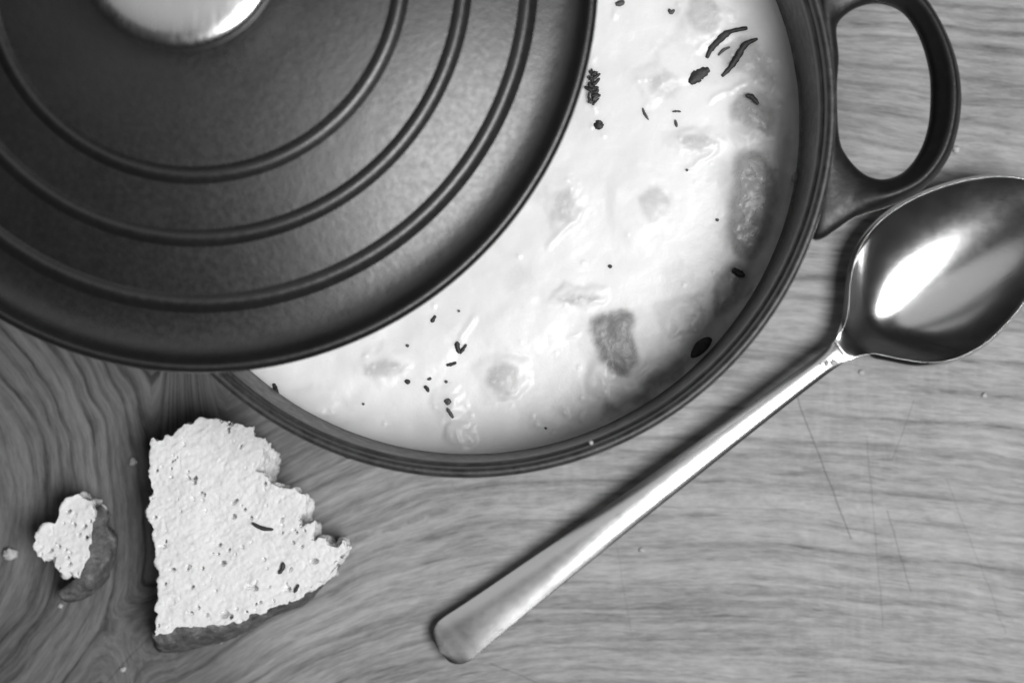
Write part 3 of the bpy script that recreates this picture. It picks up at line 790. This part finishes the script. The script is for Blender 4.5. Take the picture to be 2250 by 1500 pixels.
def crumb_mesh(name, pts, zlo, zhi, mat, parent, voxel, seed, tilt=(0, 0), shrink=1.0, pore=.0014, low_scale=1.0, lean=(0, 0), rag=5.0):
    pts = ragged(pts, 6, rag, seed)
    W = np.array([P(px, py, zhi)[:2] for px, py in pts]); c = W.mean(0) + np.array(lean)
    bm = bmesh.new()
    vs_ = [bm.verts.new((x, y, zhi)) for x, y in W]
    f = bm.faces.new(vs_)
    ex = bmesh.ops.extrude_face_region(bm, geom=[f])
    for g in ex['geom']:
        if isinstance(g, bmesh.types.BMVert):
            g.co.z = zlo; g.co.x = c[0]+(g.co.x-c[0])*low_scale; g.co.y = c[1]+(g.co.y-c[1])*low_scale
    bmesh.ops.triangulate(bm, faces=bm.faces); bmesh.ops.recalc_face_normals(bm, faces=bm.faces)
    me = bpy.data.meshes.new(name+'_raw'); bm.to_mesh(me); bm.free()
    o = bpy.data.objects.new(name+'_raw', me); col.objects.link(o)
    m = o.modifiers.new('r', 'REMESH'); m.mode = 'VOXEL'; m.voxel_size = voxel
    dg = bpy.context.evaluated_depsgraph_get(); dg.update()
    m2 = bpy.data.meshes.new_from_object(o.evaluated_get(dg))
    bpy.data.objects.remove(o); m2.name = name
    n = len(m2.vertices); V = np.empty(n*3, np.float32); m2.vertices.foreach_get('co', V); V = V.reshape(-1, 3).astype(float)
    Nn = np.empty(n*3, np.float32); m2.vertices.foreach_get('normal', Nn); Nn = Nn.reshape(-1, 3)
    hfrac = np.clip((V[:, 2]-zlo)/(zhi-zlo), 0, 1)
    big = 0.0007*fbm(V[:, 0]/.010, V[:, 1]/.010, V[:, 2]/.010, 2, seed)
    mid = 0.00030*fbm(V[:, 0]/.0026, V[:, 1]/.0026, V[:, 2]/.0026, 3, seed+5)
    sidew = 1-np.abs(Nn[:, 2])
    big = big + sidew*(0.0016*fbm(V[:, 0]/.005, V[:, 1]/.005, V[:, 2]/.004, 3, seed+70))
    q = V + .0007*np.stack([vnoise(V[:, 0]/.002, V[:, 1]/.002, V[:, 2]/.002, seed+k) for k in (1, 2, 3)], 1)
    mid = 0.6*mid + 0.00012*fbm(V[:, 0]/.0010, V[:, 1]/.0010, V[:, 2]/.0010, 2, seed+15) + 0.00018*fbm(V[:, 0]/.004+V[:, 1]/.009, V[:, 1]/.0016-V[:, 0]/.003, V[:, 2]/.004, 2, seed+16)
    w1 = worley(q/.0027, seed); f1 = fbm(q[:, 0]/.0017, q[:, 1]/.0023, q[:, 2]/.0020, 3, seed+33)
    f2 = fbm(q[:, 0]/.0060, q[:, 1]/.0045, q[:, 2]/.005, 2, seed+44)
    flat = np.clip(1-sidew*1.3, 0, 1)
    w3 = worley(q*np.array([1, 1.3, 1])/.0075, seed+81)
    pores = -.0036*sstep(0.235, 0.17, w1)*sstep(.0, .45, f2)*flat - .0050*sstep(0.17, 0.12, w3)*flat - .0004*sstep(.5, 1.0, f1)
    up = (V[:, 2] > zlo + 0.8*(zhi-zlo)) & (np.abs(Nn[:, 2]) > 0.8)
    if Nn[up][:, 2].mean() < 0:
        Nn = -Nn; m2.flip_normals()
    V = V + Nn*(big+mid+pores)[:, None]
    V[:, 2] += hfrac*((V[:, 0]-c[0])*tilt[0] + (V[:, 1]-c[1])*tilt[1])
    V[:, 2] = np.maximum(V[:, 2], 0.0004)
    V -= np.array(parent.location)
    m2.vertices.foreach_set('co', V.astype(np.float32).ravel()); m2.update()
    m2.polygons.foreach_set('use_smooth', np.ones(len(m2.polygons), dtype=bool))
    m2.materials.clear(); m2.materials.append(mat)
    ob = bpy.data.objects.new(name, m2); col.objects.link(ob); ob.parent = parent
    return ob

def c7(l): return [(x/2.5, 880+y/2.5) for x, y in l]
bs = tag(empty('bread_slice', P(500, 1180, 0)), 'torn white bread slice with crust along its lower edge, below the pot', 'bread')
ol = c7([(822, 205), (826, 400), (822, 600), (836, 780), (868, 870), (872, 1050), (850, 1130), (872, 1170), (852, 1215), (845, 1300), (880, 1296), (960, 1262), (1060, 1240), (1200, 1238), (1350, 1200), (1480, 1140),
         (1640, 1088), (1720, 1020), (1800, 945), (1870, 860), (1932, 796), (1880, 760), (1850, 806), (1812, 780), (1795, 748), (1715, 765), (1735, 660), (1690, 680), (1655, 704), (1633, 650), (1668, 570), (1670, 510),
         (1625, 500), (1620, 475), (1540, 475), (1480, 430), (1448, 390), (1405, 382), (1420, 310), (1448, 270), (1460, 205), (1400, 192), (1390, 150), (1320, 130), (1200, 104), (1100, 94), (1000, 140), (930, 190), (880, 218)])
crumb_mesh('crumb', ol, .0006, .0270, M_CRUMB, bs, .00032, 3, low_scale=0.85, lean=(0.025, -0.028))
# crust under the lower edge: a rounded band swept along it
def crust(parent, line, widths, ztop, zbot_out, mat, seed, name='crust'):
    ln = catmull(line, 18, closed=False); wd = np.interp(np.linspace(0, 1, len(ln)), np.linspace(0, 1, len(widths)), widths)
    d = np.gradient(ln, axis=0); d /= np.linalg.norm(d, axis=1)[:, None]
    nr = np.stack([-d[:, 1], d[:, 0]], -1)      # to the right of travel when y runs down
    verts = []; m = 20
    for i in range(len(ln)):
        for k in range(m):
            a = k/(m-1)                          # 0 at the crumb edge on top, 1 underneath at the table
            off = wd[i]*math.sin(a*math.pi*0.62)/math.sin(math.pi*.5) - 6*(1-a)
            z = ztop*(math.cos(a*math.pi*0.5))**0.9
            q = ln[i] + nr[i]*off
            x, y, _ = P(q[0], q[1], z)
            verts.append((x, y, z+.0003))
        for k in range(2):                       # inner lower corner, inside the crumb
            q = ln[i] - nr[i]*(10+8*k); z = .0006 + k*(ztop-.0015)
            x, y, _ = P(q[0], q[1], z); verts.append((x, y, z))
    m += 2; faces = []
    for i in range(len(ln)-1):
        for k in range(m):
            k2 = (k+1) % m; faces.append((i*m+k, (i+1)*m+k, (i+1)*m+k2, i*m+k2))
    faces.append(tuple(range(m))); faces.append(tuple((len(ln)-1)*m+k for k in range(m))[::-1])
    V = np.array(verts)
    rough_ = .0011*fbm(V[:, 0]/.005, V[:, 1]/.005, V[:, 2]/.005, 4, seed)
    V[:, 2] = np.maximum(V[:, 2]+rough_, .0003); V[:, 0] += .7*rough_
    o = obj(name, V-np.array(parent.location), faces, mat, parent); fix_normals(o)
    return o
crust(bs, c7([(1925, 800), (1870, 866), (1800, 950), (1720, 1024), (1640, 1092), (1480, 1146), (1350, 1206), (1200, 1246), (1060, 1250), (960, 1272), (870, 1306), (848, 1312)][::-1]), [4, 8, 12, 14, 16, 18, 22, 34, 46, 48, 34, 8][::-1], .0255, 0, M_CRUST, 4)
SG = 'dark seeds in the bread'
strip(c7([(1388, 672), (1420, 690), (1455, 702), (1502, 706)]), 11, M_SEED, 'long dark seed lying across the bread slice', SG, 'caraway_seed', 'seed', .0006, .0269, .0009)
strip(c7([(1556, 885), (1552, 920), (1532, 948)]), 11, M_SEED, 'dark upright seed low on the right of the bread slice', SG, 'caraway_seed', 'seed', .0004, .0269, .0009)
strip(c7([(1642, 1008), (1630, 1030), (1618, 1052)]), 8, M_SEED, 'small dark seed near the lower right crust of the slice', SG, 'caraway_seed', 'seed', .0004, .0269, .0008)

bb = tag(empty('bread_piece', P(170, 1190, 0)), 'small torn bread piece with dark crust, left of the slice', 'bread')
crumb_mesh('crumb', c7([(192, 750), (250, 690), (295, 670), (330, 600), (370, 530), (430, 515), (510, 545), (526, 600), (520, 690), (500, 780), (490, 860), (448, 990), (420, 990), (385, 950), (345, 965), (300, 930), (290, 900),
                        (312, 850), (250, 880), (205, 860), (198, 800)]), .0006, .0200, M_CRUMB, bb, .00032, 9, low_scale=0.86, pore=.0016)
crust(bb, c7([(585, 600), (530, 660), (512, 740), (500, 830), (478, 930), (440, 1010), (385, 1060), (345, 1085)][::-1]), [8, 22, 36, 52, 58, 56, 40, 14], .0180, 0, M_CRUST, 8)

# crumbs
M_BIT = tone_mat('dry_crumb', 0.38, 0.60, 700, 0.9, 0.5, 900)
CG = 'bread crumbs on the table'
def crumb(px, py, r, label, mat=None, z=None, cat='crumb'):
    z = r*0.5 if z is None else z
    x, y, _ = P(px, py, z)
    bm = bmesh.new(); bmesh.ops.create_icosphere(bm, subdivisions=3, radius=1.0)
    for vtx in bm.verts:
        c = vtx.co
        f = 1+0.38*float(fbm(np.array([c.x*1.7+px*.37]), np.array([c.y*1.7+py*.37]), np.array([c.z*1.7]), 3, 6)[0])
        vtx.co = Vector((c.x*f*r, c.y*f*r*.85, c.z*f*r*.6))
    me = bpy.data.meshes.new('bread_crumb'); bm.to_mesh(me); bm.free(); me.materials.append(mat or M_BIT)
    me.polygons.foreach_set('use_smooth', np.ones(len(me.polygons), dtype=bool))
    o = bpy.data.objects.new('bread_crumb', me); col.objects.link(o); o.location = (x, y, z)
    return tag(o, label, cat, CG)
crumb(22, 1217, .0024, 'large pale bread crumb at the far left, left of the torn piece')
crumb(292, 1014, .0015, 'pale flat crumb on the table above left of the bread slice')
crumb(738, 1258, .0011, 'pale crumb off the right tip of the bread slice')
crumb(484, 1408, .0009, 'pale crumb below the crust of the bread slice')
crumb(373, 1421, .0010, 'pale crumb at the lower left end of the slice crust')
crumb(2101, 328, .0014, 'pale crumb on the table right of the pot handle')
crumb(1893, 818, .0009, 'pale crumb below the neck of the spoon')
crumb(2163, 868, .0010, 'pale crumb on the table below the spoon bowl')
crumb(270, 1470, .0011, 'pale crumb at the lower left edge in a wood line')
crumb(1410, 1208, .0009, 'pale crumb on the table right of the spoon handle')
crumb(132, 1330, .0009, 'small crumb touching the foot of the torn bread piece')
crumb(765, 1001, .0010, 'dark crumb at the bottom left outside the pot rim', M_SEED)
crumb(1830, 796, .0013, 'pale crumb stuck to the neck of the spoon', z=.0195)
crumb(1816, 800, .0009, 'smaller pale crumb on the spoon neck', z=.0195)
